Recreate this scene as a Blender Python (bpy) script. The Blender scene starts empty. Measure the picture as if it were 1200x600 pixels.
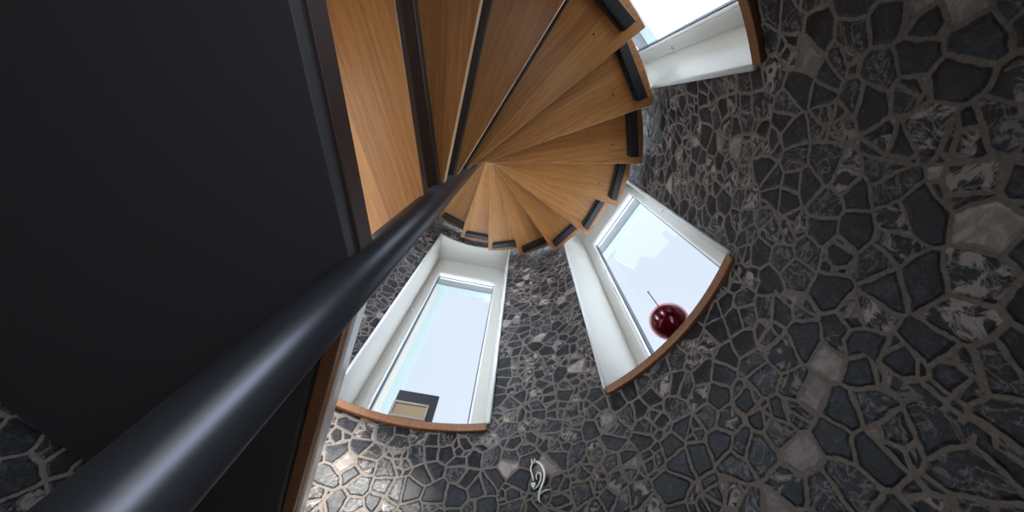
import bpy, bmesh, math, random
from math import sin, cos, radians as R_, pi
from mathutils import Vector, Matrix
random.seed(7)
S = bpy.context.scene
COL = S.collection

# ------------------------------------------------------------------ camera, world, lights, exposure
EYE = 1.60                                   # lens height above the ground floor
cam_d = bpy.data.cameras.new('camera')
cam_d.sensor_fit = 'HORIZONTAL'; cam_d.sensor_width = 36.0
cam_d.lens = 36.0 * 393.46 / 1200.0
cam_d.clip_start = 0.01
cam = bpy.data.objects.new('camera', cam_d); COL.objects.link(cam)
_u = Vector((617.07 - 600.0, 129.35 - 300.0, 393.46)).normalized()      # zenith in lens axes (x right, y down, z ahead)
_e1 = (Vector((1, 0, 0)) - _u.x * _u).normalized(); _e2 = _u.cross(_e1)
right = Vector((_e1.x, _e2.x, _u.x)); down = Vector((_e1.y, _e2.y, _u.y)); ahead = Vector((_e1.z, _e2.z, _u.z))
cam.matrix_world = Matrix(((right.x, -down.x, -ahead.x, 0.2908), (right.y, -down.y, -ahead.y, -0.2665),
                           (right.z, -down.z, -ahead.z, EYE), (0, 0, 0, 1)))
S.camera = cam

S.view_settings.view_transform = 'Standard'
S.view_settings.look = 'None'
S.view_settings.exposure = 0.3
S.view_settings.gamma = 1.0
S.view_settings.use_curve_mapping = False

SKY = 0.83           # overcast sky on the shaded side
LOW_FILL = 5.2         # added brightness at and below the horizon, to light the treads from below
GLOW = 5.0           # extra brightness of the cloud around the sun
world = bpy.data.worlds.new('sky'); S.world = world; world.use_nodes = True
nt = world.node_tree; nt.nodes.clear()
def wn(t, **k):
    n = nt.nodes.new(t)
    for a, b in k.items(): setattr(n, a, b)
    return n
tc = wn('ShaderNodeTexCoord')
nz = wn('ShaderNodeTexNoise'); nz.inputs['Scale'].default_value = 2.2; nz.inputs['Detail'].default_value = 4
nt.links.new(tc.outputs['Generated'], nz.inputs['Vector'])
cr = wn('ShaderNodeValToRGB'); cr.color_ramp.elements[0].position = .3; cr.color_ramp.elements[1].position = .75
cr.color_ramp.elements[0].color = (.71, .82, 1.0, 1); cr.color_ramp.elements[1].color = (.80, .88, 1.0, 1)
nt.links.new(nz.outputs['Fac'], cr.inputs['Fac'])
_a, _e = R_(-110), R_(38)
dp = wn('ShaderNodeVectorMath', operation='DOT_PRODUCT'); dp.inputs[1].default_value = (cos(_a) * cos(_e), sin(_a) * cos(_e), sin(_e))
nt.links.new(tc.outputs['Generated'], dp.inputs[0])
mr = wn('ShaderNodeMapRange'); mr.interpolation_type = 'SMOOTHSTEP'
mr.inputs['From Min'].default_value = .25; mr.inputs['From Max'].default_value = 1.0
mr.inputs['To Min'].default_value = 1.0; mr.inputs['To Max'].default_value = 1.0 + GLOW
nt.links.new(dp.outputs['Value'], mr.inputs['Value'])
mu = wn('ShaderNodeMath', operation='MULTIPLY'); mu.inputs[1].default_value = SKY
nt.links.new(mr.outputs['Result'], mu.inputs[0])
sz = wn('ShaderNodeSeparateXYZ'); nt.links.new(tc.outputs['Generated'], sz.inputs[0])
lo = wn('ShaderNodeMapRange'); lo.interpolation_type = 'SMOOTHSTEP'
lo.inputs['From Min'].default_value = .02; lo.inputs['From Max'].default_value = .52
lo.inputs['To Min'].default_value = LOW_FILL; lo.inputs['To Max'].default_value = 1.0
nt.links.new(sz.outputs['Z'], lo.inputs['Value'])
m2 = wn('ShaderNodeMath', operation='MULTIPLY'); nt.links.new(mu.outputs[0], m2.inputs[0]); nt.links.new(lo.outputs['Result'], m2.inputs[1]); mu = m2
bg = wn('ShaderNodeBackground'); out = wn('ShaderNodeOutputWorld')
nt.links.new(cr.outputs['Color'], bg.inputs['Color']); nt.links.new(mu.outputs[0], bg.inputs['Strength'])
nt.links.new(bg.outputs[0], out.inputs[0])

sun_d = bpy.data.lights.new('sun', 'SUN'); sun_d.energy = 12.0; sun_d.angle = R_(5.0); sun_d.color = (1, .97, .93)
sun = bpy.data.objects.new('sun', sun_d); COL.objects.link(sun)
SUN_AZ, SUN_EL = R_(-95.5), R_(41)
sun.rotation_euler = Vector((cos(SUN_AZ) * cos(SUN_EL), sin(SUN_AZ) * cos(SUN_EL), sin(SUN_EL))).to_track_quat('Z', 'Y').to_euler()

ADDED_DOOR_AZ = R_(-52)                            # fill light added in an invented doorway behind the camera
dl = bpy.data.lights.new('added_fill_light', 'AREA'); dl.shape = 'RECTANGLE'; dl.size = .74; dl.size_y = 1.8
dl.energy = 3.0; dl.color = (1.0, .97, .92)
dlo = bpy.data.objects.new('added_fill_light', dl); COL.objects.link(dlo)
dlo.location = (1.05 * cos(ADDED_DOOR_AZ), 1.05 * sin(ADDED_DOOR_AZ), .95)
dlo.rotation_euler = Vector((cos(ADDED_DOOR_AZ), sin(ADDED_DOOR_AZ), 0)).to_track_quat('Z', 'Y').to_euler()

# ------------------------------------------------------------------ materials
def mat(name):
    m = bpy.data.materials.new(name); m.use_nodes = True
    return m, m.node_tree, m.node_tree.nodes['Principled BSDF']
def plain(name, col, rough=.5, metal=0., coat=0., spec=.5):
    m, t, p = mat(name)
    p.inputs['Base Color'].default_value = (*col, 1); p.inputs['Roughness'].default_value = rough
    p.inputs['Metallic'].default_value = metal; p.inputs['Coat Weight'].default_value = coat
    p.inputs['Specular IOR Level'].default_value = spec
    return m
def node(t, typ, ins=None, **k):
    n = t.nodes.new(typ)
    for a, b in k.items(): setattr(n, a, b)
    for a, b in (ins or {}).items():
        if hasattr(b, 'is_linked') or isinstance(b, bpy.types.NodeSocket): t.links.new(b, n.inputs[a])
        else: n.inputs[a].default_value = b
    return n
def ramp(t, fac, stops, interp='LINEAR'):
    n = t.nodes.new('ShaderNodeValToRGB'); n.color_ramp.interpolation = interp
    el = n.color_ramp.elements
    while len(el) < len(stops): el.new(.5)
    for e, (p, c) in zip(el, stops): e.position = p; e.color = (*c, 1) if len(c) == 3 else c
    t.links.new(fac, n.inputs['Fac'])
    return n.outputs['Color']
def mixc(t, fac, a, b, blend='MIX'):
    n = t.nodes.new('ShaderNodeMix'); n.data_type = 'RGBA'; n.blend_type = blend
    for s, v in ((n.inputs[0], fac), (n.inputs[6], a), (n.inputs[7], b)):
        if isinstance(v, bpy.types.NodeSocket): t.links.new(v, s)
        else: s.default_value = v if isinstance(v, (float, int)) else ((*v, 1) if len(v) == 3 else v)
    return n.outputs[2]
def mth(t, op, a, b=0., c=0.):
    n = t.nodes.new('ShaderNodeMath'); n.operation = op
    for s, v in zip(n.inputs, (a, b, c)):
        if isinstance(v, bpy.types.NodeSocket): t.links.new(v, s)
        else: s.default_value = v
    return n.outputs[0]

def oak(name, dark, mid, light, strip=.062, rot=0., rough=.42):
    """oak glued up from strips that run along local X"""
    m, t, p = mat(name)
    tc = node(t, 'ShaderNodeTexCoord').outputs['Object']
    oi = node(t, 'ShaderNodeObjectInfo').outputs['Random']
    mp = node(t, 'ShaderNodeMapping', {'Vector': tc, 'Rotation': (0, 0, rot)}).outputs['Vector']
    sx = node(t, 'ShaderNodeSeparateXYZ', {'Vector': mp})
    row = mth(t, 'FLOOR', mth(t, 'DIVIDE', sx.outputs['Y'], strip))
    rowr = node(t, 'ShaderNodeTexWhiteNoise', {'Vector': node(t, 'ShaderNodeCombineXYZ', {'X': row, 'Y': mth(t, 'MULTIPLY', oi, 91.7)}).outputs[0]}, noise_dimensions='2D').outputs['Value']
    off = node(t, 'ShaderNodeCombineXYZ', {'X': mth(t, 'MULTIPLY', oi, 37.), 'Y': mth(t, 'MULTIPLY', rowr, 9.), 'Z': mth(t, 'MULTIPLY', oi, 11.)}).outputs[0]
    v = node(t, 'ShaderNodeVectorMath', {0: mp, 1: off}, operation='ADD').outputs[0]
    g1 = node(t, 'ShaderNodeTexNoise', {'Vector': node(t, 'ShaderNodeMapping', {'Vector': v, 'Scale': (1.6, 34, 34)}).outputs[0], 'Scale': 1.6, 'Detail': 5., 'Roughness': .6, 'Distortion': .6}).outputs['Fac']
    g2 = node(t, 'ShaderNodeTexNoise', {'Vector': node(t, 'ShaderNodeMapping', {'Vector': v, 'Scale': (14, 330, 330)}).outputs[0], 'Scale': 1., 'Detail': 3.}).outputs['Fac']
    wv = node(t, 'ShaderNodeTexWave', {'Vector': node(t, 'ShaderNodeMapping', {'Vector': v, 'Scale': (.7, 9, 9)}).outputs[0], 'Scale': 1.6, 'Distortion': 9., 'Detail': 3., 'Detail Scale': 1.2}, bands_direction='Y').outputs['Fac']
    fac = mth(t, 'ADD', mth(t, 'MULTIPLY', g1, .62), mth(t, 'ADD', mth(t, 'MULTIPLY', wv, .12), mth(t, 'MULTIPLY', rowr, .34)))
    fac = mth(t, 'ADD', fac, mth(t, 'MULTIPLY', mth(t, 'SUBTRACT', oi, .5), .10))
    c = ramp(t, fac, [(.25, dark), (.55, mid), (.85, light)])
    pore = ramp(t, g2, [(.36, (.70, .64, .60)), (.47, (1, 1, 1))])
    c = mixc(t, .75, c, pore, 'MULTIPLY')
    t.links.new(c, p.inputs['Base Color']); p.inputs['Roughness'].default_value = rough
    bp = node(t, 'ShaderNodeBump', {'Height': g2, 'Strength': .06, 'Distance': .002})
    t.links.new(bp.outputs[0], p.inputs['Normal'])
    return m

def stone_mat():
    """crazy paving of dark marble pieces in grey-brown mortar, laid out in wall metres (UV)"""
    m, t, p = mat('crazy_paving')
    uv = node(t, 'ShaderNodeUVMap').outputs[0]
    warp = node(t, 'ShaderNodeTexNoise', {'Vector': uv, 'Scale': 9., 'Detail': 2.}).outputs['Color']
    warp = node(t, 'ShaderNodeVectorMath', {0: node(t, 'ShaderNodeVectorMath', {0: warp, 1: (.5, .5, .5)}, operation='SUBTRACT').outputs[0], 'Scale': .030}, operation='SCALE').outputs[0]
    fine = node(t, 'ShaderNodeTexNoise', {'Vector': uv, 'Scale': 55., 'Detail': 2.}).outputs['Color']
    fine = node(t, 'ShaderNodeVectorMath', {0: node(t, 'ShaderNodeVectorMath', {0: fine, 1: (.5, .5, .5)}, operation='SUBTRACT').outputs[0], 'Scale': .008}, operation='SCALE').outputs[0]
    v = node(t, 'ShaderNodeVectorMath', {0: node(t, 'ShaderNodeVectorMath', {0: uv, 1: warp}, operation='ADD').outputs[0], 1: fine}, operation='ADD').outputs[0]
    def vor(feature, sc, vec):
        return node(t, 'ShaderNodeTexVoronoi', {'Vector': vec, 'Scale': sc, 'Randomness': .92}, voronoi_dimensions='2D', feature=feature)
    C1, C2 = 15.5, 20.
    v2 = node(t, 'ShaderNodeVectorMath', {0: v, 1: (3.7, 1.9, 0)}, operation='ADD').outputs[0]
    d1 = mth(t, 'DIVIDE', vor('DISTANCE_TO_EDGE', C1, v).outputs['Distance'], C1); c1 = vor('F1', C1, v).outputs['Color']
    d2 = mth(t, 'DIVIDE', vor('DISTANCE_TO_EDGE', C2, v2).outputs['Distance'], C2); c2 = vor('F1', C2, v2).outputs['Color']
    split = mth(t, 'GREATER_THAN', node(t, 'ShaderNodeSeparateColor', {'Color': c1}).outputs[2], .76)   # these big pieces are broken into small ones
    vd = mth(t, 'MINIMUM', d1, mth(t, 'ADD', d2, mth(t, 'MULTIPLY', mth(t, 'SUBTRACT', 1., split), 1.)))
    vc = mixc(t, split, c1, mixc(t, .5, c1, c2))
    vc = node(t, 'ShaderNodeTexWhiteNoise', {'Vector': vc}, noise_dimensions='3D').outputs['Color']
    sp = node(t, 'ShaderNodeSeparateColor', {'Color': vc})
    r1, r2, r3 = sp.outputs[0], sp.outputs[1], sp.outputs[2]
    gap = mth(t, 'ADD', .0025, mth(t, 'MULTIPLY', r3, .0016))
    edge = node(t, 'ShaderNodeMapRange', {'Value': vd, 'From Min': gap, 'From Max': mth(t, 'ADD', gap, .0014)}).outputs[0]
    # marble colour per piece
    vo = node(t, 'ShaderNodeVectorMath', {0: uv, 1: node(t, 'ShaderNodeVectorMath', {0: vc, 'Scale': 20.}, operation='SCALE').outputs[0]}, operation='ADD').outputs[0]
    n1 = node(t, 'ShaderNodeTexNoise', {'Vector': vo, 'Scale': 26., 'Detail': 6., 'Roughness': .65, 'Distortion': 1.2}).outputs['Fac']
    n2 = node(t, 'ShaderNodeTexNoise', {'Vector': vo, 'Scale': 150., 'Detail': 3., 'Roughness': .7}).outputs['Fac']
    base = ramp(t, n1, [(.3, (.007, .0075, .009)), (.5, (.018, .019, .022)), (.72, (.052, .054, .062))])
    base = mixc(t, .8, base, ramp(t, n2, [(.35, (.3, .3, .32)), (.7, (2.1, 2.1, 2.1))]), 'MULTIPLY')
    # thin pale veins
    vw = node(t, 'ShaderNodeTexNoise', {'Vector': vo, 'Scale': 14., 'Detail': 5., 'Distortion': 2.4}).outputs['Fac']
    vein = mth(t, 'ABSOLUTE', mth(t, 'SUBTRACT', vw, .5))
    vein = ramp(t, vein, [(0., (1, 1, 1)), (.012, (.45, .45, .45)), (.045, (0, 0, 0))])
    veinm = mth(t, 'MULTIPLY', vein, mth(t, 'GREATER_THAN', r2, .62))
    base = mixc(t, mth(t, 'MULTIPLY', veinm, .5), base, (.30, .27, .25))
    # some pieces are brecciated pink-white
    blot = node(t, 'ShaderNodeMapRange', {'Value': n1, 'From Min': .49, 'From Max': .57}).outputs[0]
    base = mixc(t, mth(t, 'MULTIPLY', mth(t, 'GREATER_THAN', r1, .74), mth(t, 'MULTIPLY', blot, .9)), base, (.30, .255, .235))
    base = mixc(t, mth(t, 'MULTIPLY', mth(t, 'GREATER_THAN', r1, .955), mth(t, 'ADD', .3, mth(t, 'MULTIPLY', n1, .7))), base, (.36, .30, .265))
    base = mixc(t, 1., base, ramp(t, r2, [(0., (.7, .7, .72)), (1., (1.35, 1.33, 1.3))]), 'MULTIPLY')
    nm = node(t, 'ShaderNodeTexNoise', {'Vector': uv, 'Scale': 120., 'Detail': 3.}).outputs['Fac']
    mort = ramp(t, nm, [(.3, (.135, .112, .095)), (.7, (.21, .177, .15))])
    c = mixc(t, edge, mort, base)
    t.links.new(c, p.inputs['Base Color'])
    ro = node(t, 'ShaderNodeMapRange', {'Value': edge, 'To Min': .9, 'To Max': .5}).outputs[0]
    t.links.new(ro, p.inputs['Roughness'])
    p.inputs['Specular IOR Level'].default_value = .35
    dome = node(t, 'ShaderNodeMapRange', {'Value': vd, 'From Min': gap, 'From Max': mth(t, 'ADD', gap, .007)}, interpolation_type='SMOOTHSTEP').outputs[0]
    hgt = mth(t, 'ADD', dome, mth(t, 'ADD', mth(t, 'MULTIPLY', n1, .25), mth(t, 'MULTIPLY', nm, .12)))
    bp = node(t, 'ShaderNodeBump', {'Height': hgt, 'Strength': .7, 'Distance': .004})
    t.links.new(bp.outputs[0], p.inputs['Normal'])
    return m

STONE = stone_mat()
OAK = oak('oak_tread', (.29, .112, .026), (.39, .168, .045), (.50, .24, .075), rot=R_(9), rough=.36)
SILLW = oak('oak_sill', (.17, .065, .024), (.23, .092, .034), (.29, .125, .05), strip=.5, rough=.4)
SHADE_EDGE = plain('shaded_edge_wood', (.022, .009, .007), .5)  # edge wood darkened to stand for shade on landing and first tread
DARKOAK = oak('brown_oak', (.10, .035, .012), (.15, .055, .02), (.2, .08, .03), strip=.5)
EDGE = plain('lit_oak_edge', (.62, .42, .26), .35)  # tread back edges lightened to stand for light on them
LIT_STRIP = plain('lit_landing_edge', (.78, .72, .68), .22)  # landing edge lightened to stand for window light
STEEL = plain('charcoal_steel', (.010, .010, .012), .36)
POLE = plain('charcoal_pole', (.075, .078, .092), .34, .75)
PLATE = plain('charcoal_plate', (.028, .026, .027), .55)
WHITE = plain('white_paint', (.60, .585, .53), .34)
BEAD = plain('white_bead', (.82, .82, .82), .3)
GASKET = plain('dark_gasket', (.06, .07, .09), .5)
GREYV = plain('grey_vent', (.13, .135, .135), .5)
CREAM = plain('cream_render', (.38, .35, .29), .6)
MINT = plain('pale_green_panel', (.27, .33, .31), .35)
PLASTER = plain('white_plaster', (.8, .79, .77), .8)
FLOORM = plain('grey_stone_floor', (.16, .15, .14), .45)
BOUNCETOP = plain('pale_bounce_top', (.84, .80, .74), .3)  # unseen landing surface made pale so it bounces light upwards
BLACK = plain('black_board', (.014, .015, .018), .45)
TAUPE = plain('taupe_wood', (.30, .25, .22), .5)
TAN = plain('tan_paper', (.30, .215, .12), .7)
SILVER = plain('brushed_silver', (.66, .65, .62), .32, .6)
CHERRY = plain('dark_red_glaze', (.095, .001, .014), .1, 0, .5)
STEMM = plain('dark_stem', (.05, .04, .03), .4, .4)
def glass_mat(name, tint=(1, 1, 1), fres=1.0, keep=0.0):
    m = bpy.data.materials.new(name); m.use_nodes = True; t = m.node_tree; t.nodes.clear()
    tr = node(t, 'ShaderNodeBsdfTransparent', {'Color': (*tint, 1)})
    gl = node(t, 'ShaderNodeBsdfGlossy', {'Roughness': .02})
    ge = node(t, 'ShaderNodeNewGeometry')
    cs = mth(t, 'ABSOLUTE', node(t, 'ShaderNodeVectorMath', {0: ge.outputs['Normal'], 1: ge.outputs['Incoming']}, operation='DOT_PRODUCT').outputs['Value'])
    fac = mth(t, 'MULTIPLY', mth(t, 'ADD', .04, mth(t, 'MULTIPLY', .96, mth(t, 'POWER', mth(t, 'SUBTRACT', 1., cs), 5.))), fres)
    mx = node(t, 'ShaderNodeMixShader', {0: fac, 1: tr.outputs[0], 2: gl.outputs[0]})
    o = node(t, 'ShaderNodeOutputMaterial', {'Surface': mx.outputs[0]})
    return m
PANE = glass_mat('window_glass', (.985, .995, .99), .28)
SHELL = glass_mat('pink_glass', (.93, .62, .66), 1.0)

# ------------------------------------------------------------------ mesh helpers (heights are given above the lens)
def link(name, bm, m, parent=None, smooth=False, bevel=0., seg=2, loc=None, rotz=0.):
    bmesh.ops.recalc_face_normals(bm, faces=bm.faces)
    me = bpy.data.meshes.new(name); bm.to_mesh(me); bm.free()
    me.materials.append(m)
    if smooth:
        for f in me.polygons: f.use_smooth = True
    o = bpy.data.objects.new(name, me); COL.objects.link(o)
    if parent: o.parent = parent
    if loc: o.location = loc
    o.rotation_euler.z = rotz
    if bevel:
        b = o.modifiers.new('bevel', 'BEVEL'); b.width = bevel; b.segments = seg; b.limit_method = 'ANGLE'; b.angle_limit = R_(40)
    return o
def empty(name, loc=(0, 0, 0), rotz=0., parent=None):
    o = bpy.data.objects.new(name, None); COL.objects.link(o); o.location = loc; o.rotation_euler.z = rotz
    o.empty_display_size = .1
    if parent: o.parent = parent
    return o
def prism(bm, pts, z0, z1, M=None):
    a = [bm.verts.new((x, y, z0)) for x, y in pts]; b = [bm.verts.new((x, y, z1)) for x, y in pts]
    n = len(pts)
    bm.faces.new(a[::-1]); bm.faces.new(b)
    for i in range(n): bm.faces.new((a[i], a[(i + 1) % n], b[(i + 1) % n], b[i]))
    if M: bmesh.ops.transform(bm, matrix=M, verts=a + b)
def box(bm, x0, x1, y0, y1, z0, z1):
    prism(bm, [(x0, y0), (x1, y0), (x1, y1), (x0, y1)], z0, z1)
def arc(r, a0, a1, n):
    return [(r * cos(a0 + (a1 - a0) * i / n), r * sin(a0 + (a1 - a0) * i / n)) for i in range(n + 1)]
def tube(bm, pts, rads, n=10, squash=None):
    """round tube through pts; squash=(axis, k) flattens it along a direction"""
    pts = [Vector(p) for p in pts]; rings = []
    up = None
    for i, p in enumerate(pts):
        d = (pts[min(i + 1, len(pts) - 1)] - pts[max(i - 1, 0)]).normalized()
        if up is None: up = Vector((0, 0, 1)) if abs(d.z) < .9 else Vector((1, 0, 0))
        s = d.cross(up).normalized(); u = s.cross(d).normalized(); up = u
        ring = []
        for k in range(n):
            q = (s * cos(2 * pi * k / n) + u * sin(2 * pi * k / n)) * rads[i]
            if squash:
                ax, kk = squash; q -= ax * q.dot(ax) * (1 - kk)
            ring.append(bm.verts.new(p + q))
        rings.append(ring)
    for a, b in zip(rings, rings[1:]):
        for k in range(n): bm.faces.new((a[k], a[(k + 1) % n], b[(k + 1) % n], b[k]))
    bm.faces.new(rings[0][::-1]); bm.faces.new(rings[-1])
def lathe(bm, prof, n=48):
    rings = []
    for r, z in prof:
        if r < 1e-6: rings.append([bm.verts.new((0, 0, z))])
        else: rings.append([bm.verts.new((r * cos(2 * pi * k / n), r * sin(2 * pi * k / n), z)) for k in range(n)])
    for a, b in zip(rings, rings[1:]):
        for k in range(n):
            k2 = (k + 1) % n
            f = [a[0] if len(a) == 1 else a[k], a[0] if len(a) == 1 else a[k2], b[0] if len(b) == 1 else b[k2], b[0] if len(b) == 1 else b[k]]
            f = list(dict.fromkeys(f))
            if len(f) > 2: bm.faces.new(f)
def spline(pts, sub=6):
    P = [Vector(p) for p in pts]; P = [2 * P[0] - P[1]] + P + [2 * P[-1] - P[-2]]; o = []
    for i in range(1, len(P) - 2):
        a, b, c, d = P[i - 1:i + 3]
        for k in range(sub):
            t = k / sub
            o.append(.5 * ((2 * b) + (c - a) * t + (2 * a - 5 * b + 4 * c - d) * t * t + (3 * b - a - 3 * c + d) * t ** 3))
    o.append(P[-2]); return o

# ------------------------------------------------------------------ the tower room
RW = .955
SILL, HEAD = 1.005, 2.97
ZBOT, ZTOP = -EYE, 4.5
WIN = [101.1, 29.4, -43.2, -115.2, 173.0]
HALF = 19.8
def wall():
    bm = bmesh.new(); uvl = bm.loops.layers.uv.new('UVMap')
    brk = set()
    for w in WIN: brk |= {round((w - HALF) % 360, 3), round((w + HALF) % 360, 3)}
    dz = math.degrees(ADDED_DOOR_AZ) % 360; DH = 24.
    brk |= {round(dz - DH, 3), round(dz + DH, 3)}
    az = sorted(brk); full = []
    for i, a in enumerate(az):
        b = az[(i + 1) % len(az)]
        if b <= a: b += 360
        n = max(1, round((b - a) / 2.5))
        full += [a + (b - a) * k / n for k in range(n)]
    zs = [ZBOT, ZBOT + 2.02, SILL - .033, HEAD + .012, ZTOP]
    zz = []
    for a, b in zip(zs, zs[1:]):
        n = max(1, round((b - a) / .25)); zz += [a + (b - a) * k / n for k in range(n)]
    zz.append(ZTOP)
    V = {}
    def vert(i, j):
        i %= len(full)
        if (i, j) not in V:
            a = R_(full[i]); V[i, j] = bm.verts.new((RW * cos(a), RW * sin(a), zz[j] + EYE))
        return V[i, j]
    for i in range(len(full)):
        a0 = full[i]; a1 = full[(i + 1) % len(full)]
        if a1 < a0: a1 += 360
        am = (a0 + a1) / 2
        inwin = any(abs((am - w + 180) % 360 - 180) < HALF for w in WIN)
        indoor = abs((am - dz + 180) % 360 - 180) < DH
        for j in range(len(zz) - 1):
            zm = (zz[j] + zz[j + 1]) / 2
            if inwin and SILL - .033 < zm < HEAD + .012: continue
            if indoor and zm < ZBOT + 2.02: continue
            f = bm.faces.new((vert(i, j), vert(i, j + 1), vert(i + 1, j + 1), vert(i + 1, j)))
            for l, (aa, jj) in zip(f.loops, ((a0, j), (a0, j + 1), (a1, j + 1), (a1, j))):
                l[uvl].uv = (R_(aa) * RW, zz[jj])
    me = bpy.data.meshes.new('wall_round'); bm.to_mesh(me); bm.free(); me.materials.append(STONE)
    o = bpy.data.objects.new('wall_round', me); COL.objects.link(o)
    for f in me.polygons: f.use_smooth = True
    s = o.modifiers.new('solid', 'SOLIDIFY'); s.thickness = .19; s.offset = -1
    o['kind'] = 'structure'
    return o
wl = wall()
def struct(o): o['kind'] = 'structure'; return o
bm = bmesh.new(); prism(bm, arc(1.16, 0, 2 * pi, 72)[:-1], -.12, 0.); struct(link('floor', bm, FLOORM))
# ceiling: plaster ring round a glazed roof light
bm = bmesh.new()
ro, ri = arc(1.15, 0, 2 * pi, 72)[:-1], arc(.72, 0, 2 * pi, 72)[:-1]
for z in (ZTOP + EYE, ZTOP + EYE + .12):
    a = [bm.verts.new((*q, z)) for q in ro]; b = [bm.verts.new((*q, z)) for q in ri]
    for k in range(72): bm.faces.new((a[k], a[(k + 1) % 72], b[(k + 1) % 72], b[k]))
bm.verts.ensure_lookup_table()
for base in (0, 72):
    for k in range(72):
        bm.faces.new((bm.verts[base + k], bm.verts[base + (k + 1) % 72], bm.verts[base + 144 + (k + 1) % 72], bm.verts[base + 144 + k]))
ceil = struct(link('ceiling', bm, PLASTER))
bm = bmesh.new(); prism(bm, arc(.74, 0, 2 * pi, 72)[:-1], ZTOP + EYE + .05, ZTOP + EYE + .062); link('roof_light', bm, PANE, ceil)

# windows: local x = outwards, local y = towards growing azimuth
def window(n, azd):
    w = empty('window_%d' % n, (0, 0, EYE), R_(azd)); struct(w)
    H = R_(HALF); NB = 1.14; SW = RW * sin(H)
    for sg in (1, -1):
        bm = bmesh.new(); box(bm, RW * cos(H) - .006, NB + .06, min(sg * SW, sg * (SW + .02)), max(sg * SW, sg * (SW + .02)), SILL, HEAD)
        link('reveal', bm, WHITE, w, bevel=.004)
        bm = bmesh.new(); x = RW * cos(H) - .01; tube(bm, [(x, sg * (SW + .006), SILL), (x, sg * (SW + .006), HEAD)], [.008] * 2, 10)
        link('corner_bead', bm, BEAD, w, smooth=True)
    bm = bmesh.new(); prism(bm, arc(RW - .003, -H, H, 16) + [(NB + .06, SW), (NB + .06, -SW)], HEAD, HEAD + .02)
    link('head_lining', bm, WHITE, w)
    bm = bmesh.new(); prism(bm, arc(RW - .014, -H - .004, H + .004, 24) + [(NB, SW), (NB, -SW)], SILL - .035, SILL)
    link('window_sill', bm, SILLW, w, bevel=.003)
    # frame: outer ring with a deep head, then the sash and its beads
    OW, T0, T1, B0 = .262, 2.70, HEAD, SILL
    def ring(bm, x0, x1, so, zb, zt, wi, wb, wt):
        """mitred rectangular ring, outer half width so, members wi wide"""
        a = [(-so, zb), (so, zb), (so, zt), (-so, zt)]; b = [(-so + wi, zb + wb), (so - wi, zb + wb), (so - wi, zt - wt), (-so + wi, zt - wt)]
        v = [[bm.verts.new((x, y, z)) for y, z in q] for x in (x0, x1) for q in (a, b)]
        for k in range(4):
            k2 = (k + 1) % 4
            bm.faces.new((v[0][k], v[0][k2], v[1][k2], v[1][k])); bm.faces.new((v[2][k], v[2][k2], v[3][k2], v[3][k]))
            bm.faces.new((v[0][k], v[0][k2], v[2][k2], v[2][k])); bm.faces.new((v[1][k], v[1][k2], v[3][k2], v[3][k]))
    bm = bmesh.new(); ring(bm, NB, NB + .07, SW, SILL, HEAD, SW - OW, .05, HEAD - T0)
    fr = link('window_frame', bm, WHITE, w, bevel=.004)
    bm = bmesh.new(); ring(bm, NB + .012, NB + .05, OW, SILL + .05, T0, .012, .012, .008); link('glazing_bead', bm, BEAD, fr, bevel=.002)
    bm = bmesh.new(); ring(bm, NB + .03, NB + .058, OW - .012, SILL + .062, T0 - .008, .006, .006, .006); link('gasket', bm, GASKET, fr)
    for k, x in enumerate((NB + .028, NB + .050)):
        bm = bmesh.new(); box(bm, x, x + .012, -OW + .004, OW - .004, T0 - .016, T0 - .004); link('vent_rail', bm, BEAD, fr, bevel=.002)
    bm = bmesh.new(); box(bm, NB + .052, NB + .056, -OW + .01, OW - .01, SILL + .05, T0 + .03); link('pane', bm, PANE, fr)
    bm = bmesh.new(); box(bm, NB + .062, NB + .19, -SW, SW, T0 + .002, HEAD); cs = link('blind_case', bm, GREYV, w, bevel=.004)
    bm = bmesh.new(); box(bm, NB + .130, NB + .192, -SW, SW, T0 - .004, T0 + .004); link('blind_rail', bm, MINT, cs)
    sg = 1 if n % 2 else -1
    bm = bmesh.new(); prism(bm, [(.009 * cos(q), .013 * sin(q)) for q in [2 * pi * k / 20 for k in range(20)]], 0, .006)
    bmesh.ops.transform(bm, matrix=Matrix.Translation((NB - .006, sg * .296, 2.05)) @ Matrix.Rotation(pi / 2, 4, 'Y'), verts=bm.verts)
    lt = link('latch', bm, BEAD, fr, bevel=.0015)
    bm = bmesh.new(); box(bm, NB - .014, NB - .004, sg * .296 - .002, sg * .296 + .002, 2.046, 2.060); link('latch_key', bm, SILVER, fr)
    return w
wins = [window(i + 1, a) for i, a in enumerate(WIN)]
# the neighbouring facade seen through the first window
w1 = struct(empty('wall_outside', (0, 0, EYE), R_(WIN[0])))
bm = bmesh.new(); box(bm, 1.345, 1.52, .30, .75, -1.5, 3.9); link('render_pier', bm, CREAM, w1, bevel=.004)
bm = bmesh.new(); box(bm, 1.52, 1.88, .303, .34, -1.5, 3.9); link('cladding_panel', bm, MINT, w1)
w3 = struct(empty('sun_block_1', (0, 0, EYE), R_(WIN[2])))      # unseen pier added to keep the sun out of the third window
bm = bmesh.new(); box(bm, 1.36, 2.3, -1.5, -.34, -1.5, 4.2); link('render_pier', bm, CREAM, w3, bevel=.004)  # added block, stands here to stop the sun
# opening added behind the camera to hold the fill light
d1 = struct(empty('added_door_1', (0, 0, 0), ADDED_DOOR_AZ))
H = R_(24)
bm = bmesh.new()
for sg in (1, -1):
    y = sg * RW * sin(H); box(bm, RW * cos(H) - .01, 1.14, min(y, y + sg * .03), max(y, y + sg * .03), 0, 2.05)
box(bm, RW * cos(H) - .01, 1.14, -RW * sin(H) - .03, RW * sin(H) + .03, 2.02, 2.05)
link('added_door_frame', bm, WHITE, d1, bevel=.004)

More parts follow.
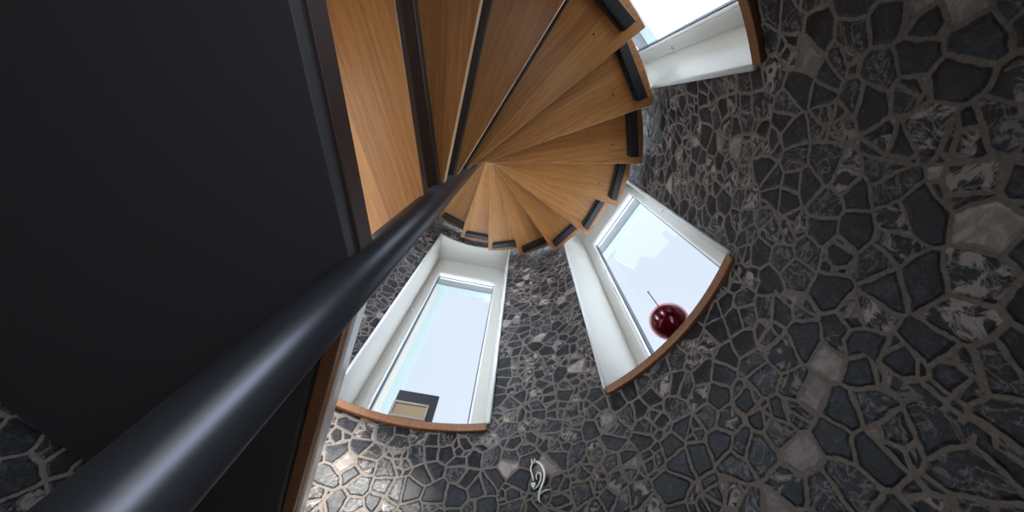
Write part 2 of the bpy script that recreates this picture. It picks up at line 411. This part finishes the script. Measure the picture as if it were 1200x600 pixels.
# ------------------------------------------------------------------ spiral staircase
T0A, DT, H0, RISE = -37.03, 18.527, 1.524, .19
RT, TH, OVER = .921, .045, 2.0
stair = empty('spiral_staircase', (0, 0, 0))
stair['label'] = 'spiral staircase of oak treads winding round a charcoal steel pole'
stair['category'] = 'staircase'
bm = bmesh.new(); prism(bm, arc(.040, 0, 2 * pi, 48)[:-1], 0, 5.7); link('pole', bm, POLE, stair, smooth=False)
pole = COL.objects['pole']
for f in pole.data.polygons: f.use_smooth = abs(f.normal.z) < .5
pole['label'] = 'round charcoal steel centre pole'
mesh_cache = {}
def tread(k):
    wide = -6. if k == -3 else 0.            # the first step off the landing is broad
    a = R_(T0A + DT * k); z = H0 + RISE * k + EYE
    ang = R_(DT + OVER)
    if wide or 't' not in mesh_cache:
        ang += R_(wide)
        bm = bmesh.new()
        if wide:
            ca, sa = cos(-a), sin(-a)
            pts = arc(RT, -ang, 0, 20) + [(.042, 0.)] + [(x * ca - y * sa, x * sa + y * ca) for x, y in ((-.044, .0), (-.03, .035), (-.265, .14), (-.275, -.5))]
        else: pts = arc(.036, 0, -ang, 6) + arc(RT, -ang, 0, 14)
        prism(bm, pts, 0, TH)
        t = link('tread', bm, OAK, stair, bevel=.0025)
        t.data.materials.append(SHADE_EDGE if wide else EDGE)      # back edge painted as if shaded on the first step, lit on others
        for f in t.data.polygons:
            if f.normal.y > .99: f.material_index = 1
        if wide:
            t.location = (0, 0, z); t.rotation_euler.z = a
            return t
        ar = R_(-DT)
        bm = bmesh.new(); box(bm, .03, .895, -.048, .004, -.042, 0.)
        bmesh.ops.transform(bm, matrix=Matrix.Rotation(ar, 4, 'Z'), verts=bm.verts)
        b1 = link('support_arm', bm, STEEL, t, bevel=.002)
        bm = bmesh.new(); prism(bm, [arc(.850, R_(-2.5), 1, 1)[0], arc(.892, R_(-2.5), 1, 1)[0], arc(.892, ar - .01, 1, 1)[0], arc(.850, ar - .01, 1, 1)[0]], -.036, 0.)
        b2 = link('bracket', bm, STEEL, t, bevel=.003)
        bm = bmesh.new(); prism(bm, [arc(.838, R_(-2.9), 1, 1)[0], arc(.852, R_(-2.9), 1, 1)[0], arc(.852, ar, 1, 1)[0], arc(.838, ar, 1, 1)[0]], -.020, 0.)
        b4 = link('bracket_flange', bm, STEEL, t, bevel=.001)
        bm = bmesh.new(); prism(bm, [(.76 * cos(-.13) + .004 * cos(q), .76 * sin(-.13) + .004 * sin(q)) for q in [2 * pi * i / 14 for i in range(14)]], -.0012, .003)
        b3 = link('screw', bm, STEEL, t)
        mesh_cache['t'] = [t, b1, b2, b3, b4]
    else:
        src = mesh_cache['t']; t = src[0].copy(); COL.objects.link(t); t.parent = stair
        for s in src[1:]:
            c = s.copy(); COL.objects.link(c); c.parent = t
    t.location = (0, 0, z); t.rotation_euler.z = a
    return t
treads = {k: tread(k) for k in range(-3, 11)}
treads[-3]['label'] = 'lowest oak tread, nearest the camera and broadest in view'
# landing that the flight starts from
A0, A1 = R_(113.5), R_(269.0)
bm = bmesh.new(); prism(bm, arc(.036, A1, A0, 12) + arc(.925, A0, A1, 40), .540, .585)
ld = link('landing', bm, OAK, stair, bevel=.003, loc=(0, 0, EYE))
n0 = Vector((sin(A0), -cos(A0))); d0 = Vector((cos(A0), sin(A0)))          # V-side edge: strip painted pale as if window-lit, brown rail behind it
def along(r, off): return tuple(d0 * r - n0 * off)
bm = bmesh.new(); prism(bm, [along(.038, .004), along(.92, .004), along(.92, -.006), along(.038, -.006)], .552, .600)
es = link('lit_edge_strip', bm, LIT_STRIP, ld, bevel=.002); es['label'] = 'landing edge strip coloured pale as if lit'
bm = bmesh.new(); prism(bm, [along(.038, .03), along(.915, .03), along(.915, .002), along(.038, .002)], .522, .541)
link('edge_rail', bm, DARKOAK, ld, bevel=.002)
n1 = Vector((-sin(A1), cos(A1))); d1v = Vector((cos(A1), sin(A1)))
def along1(r, off): return tuple(d1v * r + n1 * off)
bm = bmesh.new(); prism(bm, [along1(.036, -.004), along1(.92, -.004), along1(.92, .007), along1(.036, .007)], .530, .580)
ef = link('shaded_edge', bm, SHADE_EDGE, ld, bevel=.002); ef['label'] = 'landing edge coloured very dark brown as if in shade'  # shade put into the colour of this edge
bm = bmesh.new(); prism(bm, [along1(.036, 0)] + arc(.036, A1 - .05, A0 + .2, 10) + [along(.06, .032), along(.905, .032)] + arc(.905, A0 + .06, A1 - .03, 40) + [along1(.905, 0)], .500, .5405)
pl = link('steel_plate', bm, PLATE, ld, bevel=.002)
pl['label'] = 'dark grey steel underside'
bm = bmesh.new(); prism(bm, arc(.05, A1 - .1, A0 + .3, 12) + arc(.915, A0 + .03, A1 - .03, 40), .584, .596)  # added pale slab that throws light onto the tread above
ct = link('bounce_top', bm, BOUNCETOP, ld); ct['label'] = 'pale top added to bounce light up onto the tread'

# ------------------------------------------------------------------ things on the sills and the wall
# picture on the left sill
azp = R_(100.5)
pf = empty('picture_frame', (0, 0, 0), 0)
pf['label'] = 'black picture board with a taupe inner frame standing on the left window sill'
pf['category'] = 'picture frame'
pf.location = (.985 * cos(azp), .985 * sin(azp), SILL + EYE); pf.rotation_euler.z = azp
# local x = outwards, y = left in the photo
bm = bmesh.new(); box(bm, 0., .016, -.079, .112, .0, .182); bd = link('board', bm, BLACK, pf, bevel=.002)
bm = bmesh.new()
def pring(bm, x0, x1, y0, y1, z0, z1, wd):
    box(bm, x0, x1, y0, y1, z0, z0 + wd); box(bm, x0, x1, y0, y1, z1 - wd, z1)
    box(bm, x0, x1, y0, y0 + wd, z0 + wd, z1 - wd); box(bm, x0, x1, y1 - wd, y1, z0 + wd, z1 - wd)
pring(bm, -.012, .0, -.048, .112, .028, .112, .011); link('inner_frame', bm, TAUPE, pf, bevel=.0015)
bm = bmesh.new(); box(bm, -.004, -.0005, -.038, .102, .038, .102); link('picture_panel', bm, TAN, pf)

# glass cherry on the right sill
RC = .068
azc = R_(28.6); rc = .950
ch = empty('cherry_ornament', (rc * cos(azc), rc * sin(azc), SILL + EYE), azc)
ch['label'] = 'glossy dark red cherry ornament with thin upright stem on the right window sill'
ch['category'] = 'ornament'
def cherry(R, z0, dip, n=24):
    pr = []
    for i in range(n + 1):
        t = pi * i / n
        r = R * sin(t) * (1 + .04 * sin(t)); z = -R * cos(t)
        if z > 0: z -= dip * math.exp(-(r / (R * .28)) ** 2)
        pr.append((r if 0 < i < n else 0, z0 + z))
    return pr
bm = bmesh.new(); lathe(bm, cherry(RC, RC, .018)); link('glass_shell', bm, SHELL, ch, smooth=True)
bm = bmesh.new(); lathe(bm, cherry(RC * .93, RC * .96, .016)); link('red_body', bm, CHERRY, ch, smooth=True)
bm = bmesh.new(); tube(bm, spline([(0, 0, RC * 1.7), (-.001, .001, RC * 2.5), (-.002, .002, RC * 3.4), (-.001, .004, RC * 4.35)], 4), [.0022] * 12 + [.0036], 8); link('stem', bm, STEMM, ch, smooth=True)

# horse-shaped ornament on the wall under the windows
azh = R_(68.)
hs = empty('horse_ornament', (RW * cos(azh), RW * sin(azh), .74 + EYE), azh)
hs['label'] = 'small silver horse-head ornament fixed to the dark stone wall'
hs['category'] = 'ornament'
def wallpt(da, z, lift=.006):
    q = R_(da); r = RW - lift
    return (r * cos(q) - RW, r * sin(q), z - .74)
ST = {
 'muzzle_line': ([(.87, .813), (1.61, .805), (1.93, .79), (1.77, .775), (1.48, .758), (1.39, .745)], (.0035, .0032, .0030, .0028, .0034, .003)),
 'jaw_line': ([(1.23, .717), (.58, .724), (.1, .734), (-.24, .748), (-.23, .762), (.19, .77), (.59, .767), (.74, .758), (.71, .747)], (.0015, .0025, .003, .0032, .0032, .0032, .003, .0026, .0015)),
 'neck_line': ([(.65, .81), (-.13, .802), (-.76, .787), (-1.1, .768), (-1.02, .748), (-.62, .73), (-.11, .714), (.26, .698), (.34, .683), (.12, .671)], (.005, .0055, .006, .006, .005, .0045, .0042, .004, .003, .0012)),
 'mane_stroke': ([(.1, .696), (-.52, .704), (-1.3, .706), (-2.35, .705)], (.0012, .003, .003, .001)),
}
for nm, (pts, rr) in ST.items():
    P = spline([wallpt(a, z) for a, z in pts], 5); n = len(P)
    rads = []
    for i in range(n):
        u = i / 5; j = min(int(u), len(rr) - 2); rads.append(rr[j] + (rr[j + 1] - rr[j]) * (u - j))
    bm = bmesh.new(); tube(bm, P, rads, 10, (Vector((1, 0, 0)), .6)); link(nm, bm, SILVER, hs, smooth=True)
bm = bmesh.new()
hp = [(1.4, .716), (.85, .731), (1.0, .739), (1.38, .737), (1.78, .741), (1.95, .733)]
a = [bm.verts.new(wallpt(x, z, .009)) for x, z in hp]; b = [bm.verts.new(wallpt(x, z, .001)) for x, z in hp]
bm.faces.new(a); bm.faces.new(b[::-1])
for i in range(6): bm.faces.new((a[i], a[(i + 1) % 6], b[(i + 1) % 6], b[i]))
link('nose', bm, SILVER, hs, bevel=.001)
bm = bmesh.new()
for c in (1.62, .98):
    hp = [(c - .25, .806), (c + .25, .806), (c + .18, .816), (c, .825), (c - .2, .816)]
    a = [bm.verts.new(wallpt(x, z, .010)) for x, z in hp]; b = [bm.verts.new(wallpt(x, z, .001)) for x, z in hp]
    bm.faces.new(a); bm.faces.new(b[::-1])
    for i in range(5): bm.faces.new((a[i], a[(i + 1) % 5], b[(i + 1) % 5], b[i]))
link('ears', bm, SILVER, hs, bevel=.001)
